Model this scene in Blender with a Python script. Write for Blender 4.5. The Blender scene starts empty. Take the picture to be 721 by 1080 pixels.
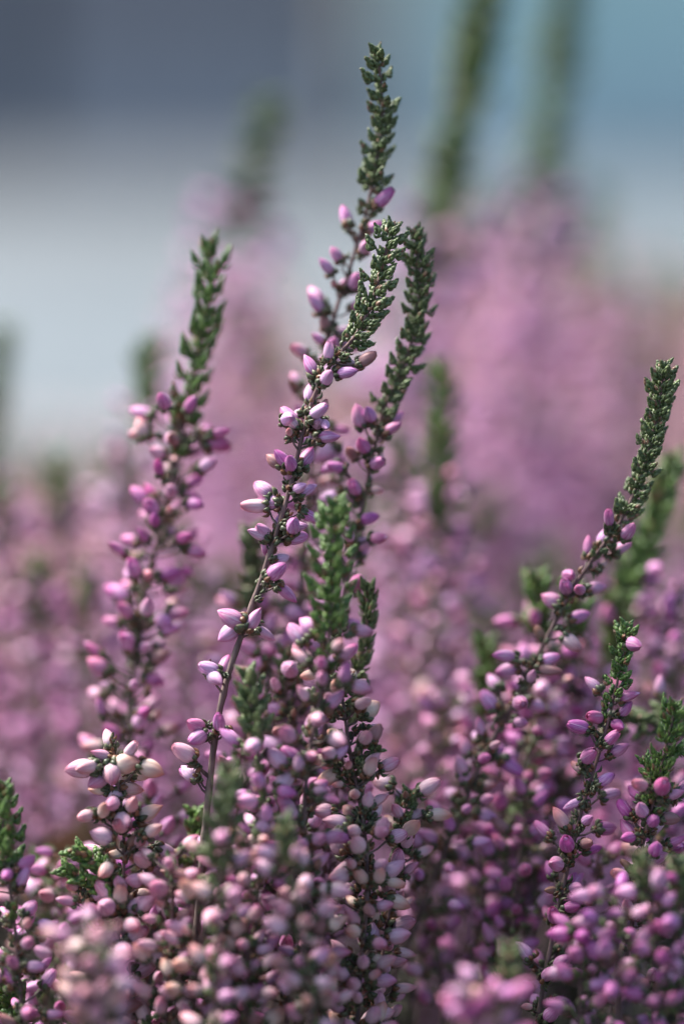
import bpy, math, random
import numpy as np
from mathutils import Vector, Matrix, Quaternion

random.seed(11)
S = bpy.context.scene
COL = S.collection
R = math.radians

# ---------------------------------------------------------------- camera
PITCH = R(9.5)
CAM = Vector((0, 0, 0.25))
D = 0.386                      # focus distance
FWD = Vector((0, math.cos(PITCH), -math.sin(PITCH)))
UP = Vector((0, math.sin(PITCH), math.cos(PITCH)))
cd = bpy.data.cameras.new('camera')
cam = bpy.data.objects.new('camera', cd)
COL.objects.link(cam)
cam.location = CAM
cam.rotation_euler = (math.pi / 2 - PITCH, 0, 0)
cd.sensor_fit = 'VERTICAL'; cd.sensor_height = 36; cd.sensor_width = 24
cd.lens = 100
cd.clip_start = 0.02; cd.clip_end = 500
cd.dof.use_dof = True
cd.dof.focus_distance = D
cd.dof.aperture_fstop = 4.0
S.camera = cam

# ---------------------------------------------------------------- sky, sun, exposure
SUN_EL, SUN_AZ = R(56), R(-62)      # azimuth measured from +Y towards +X (from the left)
w = bpy.data.worlds.new("World"); S.world = w
w.use_nodes = True
nt = w.node_tree
sky = nt.nodes.new('ShaderNodeTexSky')
sky.sky_type = 'NISHITA'; sky.sun_disc = False
sky.sun_elevation = SUN_EL; sky.sun_rotation = SUN_AZ
sky.air_density = 1.0; sky.dust_density = 3.0; sky.ozone_density = 1.5
nt.links.new(sky.outputs[0], nt.nodes['Background'].inputs[0])
nt.nodes['Background'].inputs[1].default_value = 0.08
sd = bpy.data.lights.new('sun', 'SUN'); sun = bpy.data.objects.new('sun', sd)
COL.objects.link(sun)
sd.energy = 3.4; sd.angle = R(20); sd.color = (1.0, 0.96, 0.91)
dv = Vector((math.sin(SUN_AZ) * math.cos(SUN_EL), math.cos(SUN_AZ) * math.cos(SUN_EL), math.sin(SUN_EL)))
sun.rotation_euler = dv.to_track_quat('Z', 'Y').to_euler()
S.view_settings.view_transform = 'Standard'; S.view_settings.look = 'None'
S.view_settings.gamma = 1; S.view_settings.exposure = 1.88
S.view_settings.use_curve_mapping = False
S.cycles.use_denoising = True
S.cycles.max_bounces = 6; S.cycles.diffuse_bounces = 3; S.cycles.transmission_bounces = 4
S.cycles.caustics_reflective = False; S.cycles.caustics_refractive = False
S.cycles.sample_clamp_indirect = 4

def P(px, py, dz=0.0):
    """a point of the bed from its place in the 721x1080 photo and its distance behind the plane of focus"""
    d = D + dz
    return CAM + d * (FWD + Vector((1, 0, 0)) * ((px - 360.5) / 3000) + UP * ((540 - py) / 3000))
PX = D / 3000

# ---------------------------------------------------------------- materials
def mat(name):
    m = bpy.data.materials.new(name); m.use_nodes = True
    return m, m.node_tree, m.node_tree.nodes['Principled BSDF']
def node(nt, typ, **kw):
    n = nt.nodes.new(typ)
    for k, v in kw.items():
        if k.startswith('i_'):
            n.inputs[k[2:].replace('_', ' ')].default_value = v
        else: setattr(n, k, v)
    return n
def mixc(nt, fac, a, b, mode='MIX'):
    n = nt.nodes.new('ShaderNodeMix'); n.data_type = 'RGBA'; n.blend_type = mode
    for sock, v in ((n.inputs[0], fac), (n.inputs[6], a), (n.inputs[7], b)):
        if hasattr(v, 'is_output'): nt.links.new(v, sock)
        elif isinstance(v, tuple): sock.default_value = (*v, 1) if len(v) == 3 else v
        else: sock.default_value = v
    return n.outputs[2]
def mth(nt, op, a, b=0.0, c=None, clamp=False):
    n = nt.nodes.new('ShaderNodeMath'); n.operation = op; n.use_clamp = clamp
    for i, v in enumerate((a, b, c)):
        if v is None: continue
        if hasattr(v, 'is_output'): nt.links.new(v, n.inputs[i])
        else: n.inputs[i].default_value = v
    return n.outputs[0]
def smooth(nt, x, lo, hi):
    n = nt.nodes.new('ShaderNodeMapRange'); n.interpolation_type = 'SMOOTHSTEP'
    nt.links.new(x, n.inputs[0]); n.inputs[1].default_value = lo; n.inputs[2].default_value = hi
    return n.outputs[0]
def uvw(nt):
    a = node(nt, 'ShaderNodeAttribute', attribute_name='uvw')
    s = nt.nodes.new('ShaderNodeSeparateXYZ'); nt.links.new(a.outputs['Vector'], s.inputs[0])
    return a.outputs['Vector'], s.outputs[0], s.outputs[1], s.outputs[2]

def bud_material():
    # uvw: x = -1..1 across a sepal, y = 0 base .. 1 tip, z = random of the bud when many share a mesh
    m, nt, b = mat('heather_sepal')
    vec, u, v, rz = uvw(nt)
    oi = nt.nodes.new('ShaderNodeObjectInfo')
    sc = nt.nodes.new('ShaderNodeSeparateColor'); nt.links.new(oi.outputs['Color'], sc.inputs[0])
    hue, cream, pale = sc.outputs[0], sc.outputs[1], sc.outputs[2]
    rnd = mth(nt, 'FRACT', mth(nt, 'ADD', oi.outputs['Random'], rz))
    deep = mixc(nt, rnd, (0.48, 0.070, 0.29), (0.39, 0.085, 0.40))
    deep = mixc(nt, hue, deep, (0.58, 0.08, 0.30))
    lilac = mixc(nt, rnd, (0.71, 0.43, 0.75), (0.88, 0.64, 0.81))
    # streaks along the sepal
    mp = node(nt, 'ShaderNodeMapping'); nt.links.new(vec, mp.inputs[0])
    mp.inputs['Scale'].default_value = (3.2, 0.9, 7.0)
    ad = nt.nodes.new('ShaderNodeVectorMath'); ad.operation = 'ADD'
    nt.links.new(mp.outputs[0], ad.inputs[0]); nt.links.new(oi.outputs['Random'], ad.inputs[1])
    ns = node(nt, 'ShaderNodeTexNoise', i_Scale=2.2, i_Detail=3.0); nt.links.new(ad.outputs[0], ns.inputs[0])
    mp3 = node(nt, 'ShaderNodeMapping'); nt.links.new(ad.outputs[0], mp3.inputs[0]); mp3.inputs['Scale'].default_value = (4.5, 0.9, 1.0)
    n3 = node(nt, 'ShaderNodeTexNoise', i_Scale=2.2, i_Detail=2.0); nt.links.new(mp3.outputs[0], n3.inputs[0])
    au = mth(nt, 'ABSOLUTE', u)
    edge = smooth(nt, au, 0.78, 1.0)
    mid = mth(nt, 'MULTIPLY', smooth(nt, v, 0.05, 0.35), mth(nt, 'SUBTRACT', 1.0, smooth(nt, v, 0.55, 0.98)))
    f = mth(nt, 'ADD', mth(nt, 'MULTIPLY', mid, 0.30), mth(nt, 'MULTIPLY', edge, 0.55))
    f = mth(nt, 'ADD', f, mth(nt, 'MULTIPLY', mth(nt, 'SUBTRACT', ns.outputs[0], 0.5), 2.0))
    f = mth(nt, 'ADD', f, mth(nt, 'MULTIPLY', mth(nt, 'SUBTRACT', n3.outputs[0], 0.5), 1.1))
    f = mth(nt, 'ADD', f, mth(nt, 'SUBTRACT', pale, 0.38), clamp=True)
    c = mixc(nt, f, deep, lilac)
    creamc = mixc(nt, smooth(nt, v, 0.3, 1.0), (0.68, 0.54, 0.44), (0.60, 0.27, 0.19))
    cf = mth(nt, 'MULTIPLY', cream, mth(nt, 'ADD', 0.55, mth(nt, 'MULTIPLY', ns.outputs[0], 0.8)), clamp=True)
    c = mixc(nt, cf, c, creamc)
    # slightly green-brown foot and a darker pinch at the very tip
    c = mixc(nt, mth(nt, 'SUBTRACT', 0.8, smooth(nt, v, 0.0, 0.16), clamp=True), c, (0.20, 0.10, 0.07))
    c = mixc(nt, mth(nt, 'MULTIPLY', smooth(nt, v, 0.90, 1.0), 0.45), c, (0.30, 0.05, 0.10))
    # fine brown specks and scars
    n2 = node(nt, 'ShaderNodeTexNoise', i_Scale=9.0, i_Detail=2.0); nt.links.new(ad.outputs[0], n2.inputs[0])
    c = mixc(nt, mth(nt, 'MULTIPLY', smooth(nt, n2.outputs[0], 0.66, 0.76), 0.55), c, (0.28, 0.10, 0.06))
    c = mixc(nt, mth(nt, 'SUBTRACT', 1.0, oi.outputs['Alpha']), c, (0.20, 0.105, 0.060))      # dried ones
    nt.links.new(c, b.inputs['Base Color'])
    b.inputs['Roughness'].default_value = 0.48
    b.inputs['Specular IOR Level'].default_value = 0.45
    b.inputs['Sheen Weight'].default_value = 0.08
    b.inputs['Sheen Roughness'].default_value = 0.4
    bp = node(nt, 'ShaderNodeBump', i_Strength=0.35, i_Distance=0.0002)
    nt.links.new(ns.outputs[0], bp.inputs['Height']); nt.links.new(bp.outputs[0], b.inputs['Normal'])
    tr = nt.nodes.new('ShaderNodeBsdfTranslucent'); nt.links.new(c, tr.inputs[0])
    mx = nt.nodes.new('ShaderNodeMixShader'); mx.inputs[0].default_value = 0.22
    nt.links.new(b.outputs[0], mx.inputs[1]); nt.links.new(tr.outputs[0], mx.inputs[2])
    nt.links.new(mx.outputs[0], nt.nodes['Material Output'].inputs[0])
    return m

def leaf_material(name, dark, light, brown):
    # uvw: x around the leaf, y = 0 base .. 1 tip, z = random of the leaf (above 1: a brown one)
    m, nt, b = mat(name)
    vec, u, v, rz = uvw(nt)
    isb = mth(nt, 'GREATER_THAN', rz, 1.0)
    r = mth(nt, 'FRACT', rz)
    c = mixc(nt, r, dark, light)
    tc = nt.nodes.new('ShaderNodeTexCoord')
    ns = node(nt, 'ShaderNodeTexNoise', i_Scale=2500.0, i_Detail=2.0); nt.links.new(tc.outputs['Object'], ns.inputs[0])
    c = mixc(nt, mth(nt, 'MULTIPLY', smooth(nt, ns.outputs[0], 0.45, 0.75), 0.6), c, tuple(min(1, x * 2.0) for x in light))
    # pale keel line, pale downy rim
    c = mixc(nt, mth(nt, 'MULTIPLY', smooth(nt, mth(nt, 'ABSOLUTE', u), 0.80, 1.0), 0.30), c, (0.20, 0.24, 0.13))
    c = mixc(nt, mth(nt, 'MULTIPLY', smooth(nt, v, 0.8, 1.0), mth(nt, 'MULTIPLY', r, 0.7)), c, (0.20, 0.13, 0.07))
    c = mixc(nt, isb, c, brown)
    nt.links.new(c, b.inputs['Base Color'])
    b.inputs['Roughness'].default_value = 0.42
    b.inputs['Sheen Weight'].default_value = 0.12
    b.inputs['Sheen Roughness'].default_value = 0.35
    tr = nt.nodes.new('ShaderNodeBsdfTranslucent'); nt.links.new(c, tr.inputs[0])
    mx = nt.nodes.new('ShaderNodeMixShader'); mx.inputs[0].default_value = 0.15
    nt.links.new(b.outputs[0], mx.inputs[1]); nt.links.new(tr.outputs[0], mx.inputs[2])
    nt.links.new(mx.outputs[0], nt.nodes['Material Output'].inputs[0])
    return m

def bark_material():
    m, nt, b = mat('heather_bark')
    vec, u, v, rz = uvw(nt)
    tc = nt.nodes.new('ShaderNodeTexCoord')
    mp = nt.nodes.new('ShaderNodeMapping'); mp.inputs['Scale'].default_value = (1500, 1500, 260)
    nt.links.new(tc.outputs['Object'], mp.inputs[0])
    ns = node(nt, 'ShaderNodeTexNoise', i_Scale=1.0, i_Detail=4.0); nt.links.new(mp.outputs[0], ns.inputs[0])
    c = mixc(nt, smooth(nt, ns.outputs[0], 0.3, 0.7), (0.045, 0.030, 0.028), (0.17, 0.12, 0.105))
    c = mixc(nt, mth(nt, 'MULTIPLY', smooth(nt, v, 0.6, 1.0), 0.6), c, (0.16, 0.075, 0.075))
    nt.links.new(c, b.inputs['Base Color'])
    b.inputs['Roughness'].default_value = 0.75
    bp = node(nt, 'ShaderNodeBump', i_Strength=0.6, i_Distance=0.0002)
    nt.links.new(ns.outputs[0], bp.inputs['Height']); nt.links.new(bp.outputs[0], b.inputs['Normal'])
    return m

def noise_material(name, a, c2, scale, rough=0.9, bump=0.0, dist=0.01):
    m, nt, b = mat(name)
    tc = nt.nodes.new('ShaderNodeTexCoord')
    ns = node(nt, 'ShaderNodeTexNoise', i_Scale=scale, i_Detail=6.0); nt.links.new(tc.outputs['Object'], ns.inputs[0])
    c = mixc(nt, smooth(nt, ns.outputs[0], 0.3, 0.7), a, c2)
    nt.links.new(c, b.inputs['Base Color']); b.inputs['Roughness'].default_value = rough
    if bump:
        bp = node(nt, 'ShaderNodeBump', i_Strength=bump, i_Distance=dist)
        nt.links.new(ns.outputs[0], bp.inputs['Height']); nt.links.new(bp.outputs[0], b.inputs['Normal'])
    return m

M_BUD = bud_material()
M_LEAF = leaf_material('heather_leaf_grey_green', (0.038, 0.064, 0.020), (0.120, 0.165, 0.055), (0.22, 0.12, 0.07))
M_LEAFB = leaf_material('heather_leaf_fresh_green', (0.026, 0.068, 0.012), (0.100, 0.190, 0.030), (0.17, 0.09, 0.04))
M_CUP = leaf_material('heather_bract', (0.030, 0.045, 0.020), (0.090, 0.100, 0.045), (0.17, 0.075, 0.035))
M_BARK = bark_material()
M_OLDLEAF_SHADE = leaf_material('old_leaf_shade_dark', (0.012, 0.020, 0.009), (0.035, 0.042, 0.018), (0.07, 0.04, 0.025))  # old leaves, with the shade of the low gaps put into their colour
M_OLDBARK_SHADE = noise_material('old_stem_shade_dark', (0.022, 0.016, 0.013), (0.060, 0.042, 0.034), 900, 0.9)  # old wood, darkened likewise for the shaded gaps
M_SOIL = noise_material('dark_peat', (0.010, 0.007, 0.005), (0.035, 0.024, 0.016), 120, 0.95, 0.8, 0.004)
M_ROAD = noise_material('asphalt', (0.060, 0.070, 0.078), (0.078, 0.088, 0.096), 1.2, 0.9, 0.2)
M_CONC = noise_material('pale_concrete', (0.074, 0.094, 0.106), (0.094, 0.115, 0.128), 1.5, 0.85, 0.2)

# ---------------------------------------------------------------- mesh collection
class MB:
    """collects quad pieces (with a per-vertex uvw) into one mesh"""
    def __init__(s): s.v = []; s.f = []; s.a = []; s.m = []; s.n = 0
    def add(s, v, f, a, mi=0):
        s.v.append(v); s.f.append(f + s.n); s.a.append(a); s.m.append(np.full(len(f), mi, dtype=np.int32)); s.n += len(v)
    def mesh(s, name, mats):
        v = np.concatenate(s.v).astype(np.float32); f = np.concatenate(s.f).astype(np.int32)
        a = np.concatenate(s.a).astype(np.float32); mi = np.concatenate(s.m)
        me = bpy.data.meshes.new(name)
        me.vertices.add(len(v)); me.vertices.foreach_set('co', v.ravel())
        me.loops.add(f.size); me.loops.foreach_set('vertex_index', f.ravel())
        me.polygons.add(len(f))
        me.polygons.foreach_set('loop_start', np.arange(0, f.size, 4, dtype=np.int32))
        me.polygons.foreach_set('loop_total', np.full(len(f), 4, dtype=np.int32))
        me.polygons.foreach_set('material_index', mi)
        me.polygons.foreach_set('use_smooth', np.ones(len(f), dtype=bool))
        at = me.attributes.new('uvw', 'FLOAT_VECTOR', 'POINT'); at.data.foreach_set('vector', a.ravel())
        for m in mats: me.materials.append(m)
        me.update(calc_edges=True)
        return me
    def build(s, name, mats, parent):
        o = bpy.data.objects.new(name, s.mesh(name, mats)); COL.objects.link(o); o.parent = parent
        return o

def grid_faces(nr, nc, closed):
    f = []
    for i in range(nr - 1):
        for j in range(nc if closed else nc - 1):
            k = (j + 1) % nc
            f.append((i * nc + j, i * nc + k, (i + 1) * nc + k, (i + 1) * nc + j))
    return np.array(f, dtype=np.int32)

def leaf_template(ns=6, nr=6, width=0.58, thick=0.40, curl=0.26, blunt=0.5):
    """a small fleshy boat-shaped leaf of length 1 along +Z, its back towards +X"""
    v = []; a = []
    for i in range(ns):
        t = 1 - (1 - i / (ns - 1)) ** 1.7
        wd = (1 - abs(2 * t - 0.9) ** 3 / 1.35) if t < 1 else 0.12
        wd = max(wd, 0.12)
        for j in range(nr):
            th = 2 * math.pi * j / nr
            x = math.cos(th) * thick * 0.5 * wd * (1.25 if math.cos(th) > 0 else 0.6)
            y = math.sin(th) * width * 0.5 * wd
            v.append((x + curl * math.sin(math.pi * t) - curl * 0.55 * t, y, t))
            a.append((math.sin(th), t, 0))
    return np.array(v), grid_faces(ns, nr, True), np.array(a)
LEAF = leaf_template()
LEAF_LONG = leaf_template(ns=7, width=0.36, thick=0.26, curl=0.12, blunt=0.5)
LEAF_LOW = leaf_template(ns=5, nr=4)

def frame(dirv, back):
    """3x3 with Z along dirv and X as near to back as can be"""
    z = dirv.normalized(); x = back - z * back.dot(z)
    if x.length < 1e-6: x = z.orthogonal()
    x.normalize(); y = z.cross(x)
    return np.array([[x.x, y.x, z.x], [x.y, y.y, z.y], [x.z, y.z, z.z]])

def put(mb, T, org, fr, size, z, mi=0):
    v, f, a = T
    a = a.copy(); a[:, 2] = z
    mb.add((v * size) @ fr.T + np.array(org), f, a, mi)

def rosette(mb, org, dirv, size, T=LEAF, tiers=3, brown=0.03, mi=0, openness=1.0):
    """a tiny side shoot: crossed pairs of scale leaves closing towards its end"""
    d = dirv.normalized(); s = d.orthogonal().normalized(); q = d.cross(s)
    ph0 = random.random() * 6.28
    for k in range(tiers):
        op = (0.72 - 0.26 * k) * openness + random.uniform(-0.08, 0.08)
        n = 4 if k < tiers - 1 else 3
        for j in range(n):
            ph = ph0 + j * 2 * math.pi / n + k * 0.78 + random.uniform(-0.15, 0.15)
            rad = s * math.cos(ph) + q * math.sin(ph)
            dd = d * math.cos(op) + rad * math.sin(op)
            sz = size * random.uniform(0.8, 1.12) * (1 - 0.08 * k)
            z = random.random() * 0.98 + (1.001 if random.random() < brown else 0)
            put(mb, T, org + d * (size * 0.42 * k), frame(dd, rad), sz, z, mi)

# ---------------------------------------------------------------- buds
def bud_mesh(name, plump=0.58, bend=0.0, openn=0.0, low=False, with_cup=False, seed=0):
    """closed flower bud, length 1 along +Z: four overlapping sepals round a core"""
    rs = random.Random(seed)
    mb = MB()
    nu, nv = (5, 7) if low else (8, 12)
    Rr = plump * 0.5
    def prof(v):
        if v < 0.38: return Rr * math.sqrt(max(0.04, 1 - ((0.38 - v) / 0.41) ** 2))
        return Rr * max(0.03, (1 - ((v - 0.38) / 0.63) ** 2.1)) ** 0.88
    for k in range(4):
        outer = k % 2 == 0
        az = k * math.pi / 2 + rs.uniform(-0.12, 0.12)
        hw = R(66 if outer else 60) * rs.uniform(0.93, 1.07)
        flare = openn * rs.uniform(0.4, 1.2)
        tipl = rs.uniform(0.94, 1.03)
        V = []; A = []
        for i in range(nv):
            v = i / (nv - 1)
            for j in range(nu):
                u = -1 + 2 * j / (nu - 1)
                half = hw * (1 - 0.30 * v ** 3)
                ang = az + u * half
                r = prof(v) * (1.075 if outer else 1.0)
                r *= 1 + 0.05 * math.cos(u * math.pi) + 0.015 * math.sin(7 * u + k) * v
                r += flare * max(0, v - 0.45) ** 1.6
                zz = v * tipl - 0.02 * abs(u) ** 2 * v
                V.append((r * math.cos(ang) + bend * v * v * 0.3, r * math.sin(ang), zz))
                A.append((u, v, 0))
        mb.add(np.array(V), grid_faces(nv, nu, False), np.array(A))
    V = []; A = []
    nc = 8
    for i in range(nv):
        v = i / (nv - 1)
        for j in range(nc):
            th = 2 * math.pi * j / nc
            r = prof(v) * 0.93
            V.append((r * math.cos(th) + bend * v * v * 0.3, r * math.sin(th), v * 0.98)); A.append((0.95, v * 0.9, 0.3))
    mb.add(np.array(V), grid_faces(nv, nc, True), np.array(A))
    if with_cup: cup_into(mb, 1, rs, low=True)
    return mb

def cup_into(mb, mi, rs, low=False):
    T = LEAF_LOW if low else LEAF
    for k in range(5 if low else 8):
        ph = k * 2 * math.pi / (4 if k < 4 else 4) + (0.6 if k >= 4 else 0) + rs.uniform(-0.2, 0.2)
        rad = Vector((math.cos(ph), math.sin(ph), 0))
        op = rs.uniform(0.15, 0.5) if k < 4 else rs.uniform(0.5, 0.95)
        dd = Vector((0, 0, 1)) * math.cos(op) + rad * math.sin(op)
        put(mb, T, Vector((0, 0, -0.08)) + rad * 0.10, frame(dd, rad), rs.uniform(0.28, 0.42),
            rs.random() * 0.98 + (1.001 if rs.random() < 0.25 else 0), mi)

BUDS = [bud_mesh('flower_bud', p, b, o, seed=i).mesh('flower_bud', [M_BUD]) for i, (p, b, o) in enumerate(
    [(0.50, 0.0, 0.0), (0.55, 0.15, 0.0), (0.42, -0.3, 0.0), (0.52, 0.1, 0.22), (0.57, 0.0, 0.05), (0.46, 0.45, 0.08), (0.50, 0.0, 0.36), (0.48, -0.4, 0.12)])]
BUDS_CUP = [bud_mesh('flower_bud', p, b, o, low=False, with_cup=True, seed=20 + i).mesh('flower_bud', [M_BUD, M_CUP]) for i, (p, b, o) in enumerate(
    [(0.50, 0.0, 0.0), (0.56, 0.15, 0.0), (0.46, -0.2, 0.0), (0.53, 0.1, 0.18)])]
def _cup(i):
    mb = MB(); cup_into(mb, 0, random.Random(50 + i)); return mb.mesh('bud_cup', [M_CUP])
CUPS = [_cup(i) for i in range(5)]
LOWBUD = bud_mesh('b', 0.58, 0, 0.05, low=True, seed=3)
_lb = (np.concatenate(LOWBUD.v), np.concatenate(LOWBUD.f), np.concatenate(LOWBUD.a))

# ---------------------------------------------------------------- paths
def catmull(pts, n):
    p = [pts[0] * 2 - pts[1]] + pts + [pts[-1] * 2 - pts[-2]]
    out = []
    for i in range(1, len(p) - 2):
        for k in range(n):
            t = k / n
            out.append(0.5 * ((2 * p[i]) + (p[i + 1] - p[i - 1]) * t + (2 * p[i - 1] - 5 * p[i] + 4 * p[i + 1] - p[i + 2]) * t * t
                              + (3 * p[i] - p[i - 1] - 3 * p[i + 1] + p[i + 2]) * t ** 3))
    out.append(pts[-1].copy())
    return out
class Path:
    """arc-length path from the tip of a sprig down to its root"""
    def __init__(s, pts):
        c = catmull(pts, 14); s.p = c; s.s = [0.0]
        for a, b in zip(c, c[1:]): s.s.append(s.s[-1] + (b - a).length)
        s.L = s.s[-1]
    def at(s, d):
        d = max(0, min(s.L - 1e-6, d))
        i = int(np.searchsorted(s.s, d)) or 1
        t = (d - s.s[i - 1]) / max(1e-9, s.s[i] - s.s[i - 1])
        return s.p[i - 1].lerp(s.p[i], t)
    def up(s, d):
        return (s.at(d - 0.0008) - s.at(d + 0.0008)).normalized()
    def side(s, d, ph):
        u = s.up(d); x = Vector((1, 0, 0)) - u * u.x; x.normalize(); y = u.cross(x)
        return x * math.cos(ph) + y * math.sin(ph)
    def nearest(s, q):
        i = min(range(len(s.p)), key=lambda k: (s.p[k] - q).length)
        return s.s[i]

def tube(mb, pts, rads, n=7, v0=0.0, v1=1.0, wob=0.0, mi=0):
    V = []; A = []
    for i, p in enumerate(pts):
        d = (pts[min(i + 1, len(pts) - 1)] - pts[max(i - 1, 0)]).normalized()
        x = d.orthogonal() if abs(d.x) > 0.9 else (Vector((1, 0, 0)) - d * d.x); x.normalize(); y = d.cross(x)
        t = i / max(1, len(pts) - 1)
        for j in range(n):
            th = 2 * math.pi * j / n
            r = rads[i] * (1 + wob * random.uniform(-1, 1))
            q = p + x * (r * math.cos(th)) + y * (r * math.sin(th))
            V.append(tuple(q)); A.append((0, v0 + (v1 - v0) * t, 0))
    mb.add(np.array(V), grid_faces(len(pts), n, True), np.array(A), mi)

def tag(o, label=None, cat=None, group=None, kind=None):
    if label: o['label'] = label
    if cat: o['category'] = cat
    if group: o['group'] = group
    if kind: o['kind'] = kind
    return o

G_FOCUS = 'heather sprigs standing near the plane of focus'
G_FORE = 'blurred heather sprigs in the foreground'
G_MID = 'softly blurred heather sprigs just behind the sharp ones'
G_BACK = 'strongly blurred heather sprigs at the back of the bed'

def leafy(mb, path, a, b, width, lsize, T=LEAF, node_step=0.00125, tiers=3, tipbrown=0.4, up_bias=0.8, brown=0.07):
    """leafy shoot of crossed pairs of rosettes between arc lengths a and b"""
    d = a; k = 0
    rosette(mb, path.at(a + lsize * 0.5), path.up(a + 0.0005), lsize * 0.8, T, tiers, tipbrown, openness=0.6)
    while d < b:
        t = (d - a) / max(1e-6, b - a)
        taper = min(1, 0.45 + t * 5)
        wv = 0.86 + 0.14 * math.sin(d * 1800)
        for sgn in (0, math.pi):
            ph = k * math.pi / 2 + 0.5 + sgn + random.uniform(-0.4, 0.4)
            vary = random.uniform(0.78, 1.18)
            if random.random() < 0.025 and d > a + 0.002: continue
            sd = path.side(d, ph)
            dr = path.up(d) * up_bias * random.uniform(0.75, 1.3) + sd
            org = path.at(d) + sd * 0.00022
            ext = max(0.0, width * 0.5 * taper * wv - lsize * 0.95)
            rosette(mb, org + (sd * 0.85 + dr.normalized() * 0.35) * ext, dr, lsize * vary * (0.75 + 0.25 * taper), T, tiers + 1, brown, openness=0.95 if T is not LEAF_LONG else 0.9)
            if ext > lsize * 0.3: rosette(mb, org + dr.normalized() * ext * 0.2, dr, lsize * 0.9, T, 2, brown)
            # ordinary scale leaf under the rosette
            put(mb, T, org, frame(path.up(d) * 0.9 + sd * 0.55, sd), lsize * 1.1, random.random() * 0.98)
        d += node_step * random.uniform(0.85, 1.15); k += 1

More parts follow.
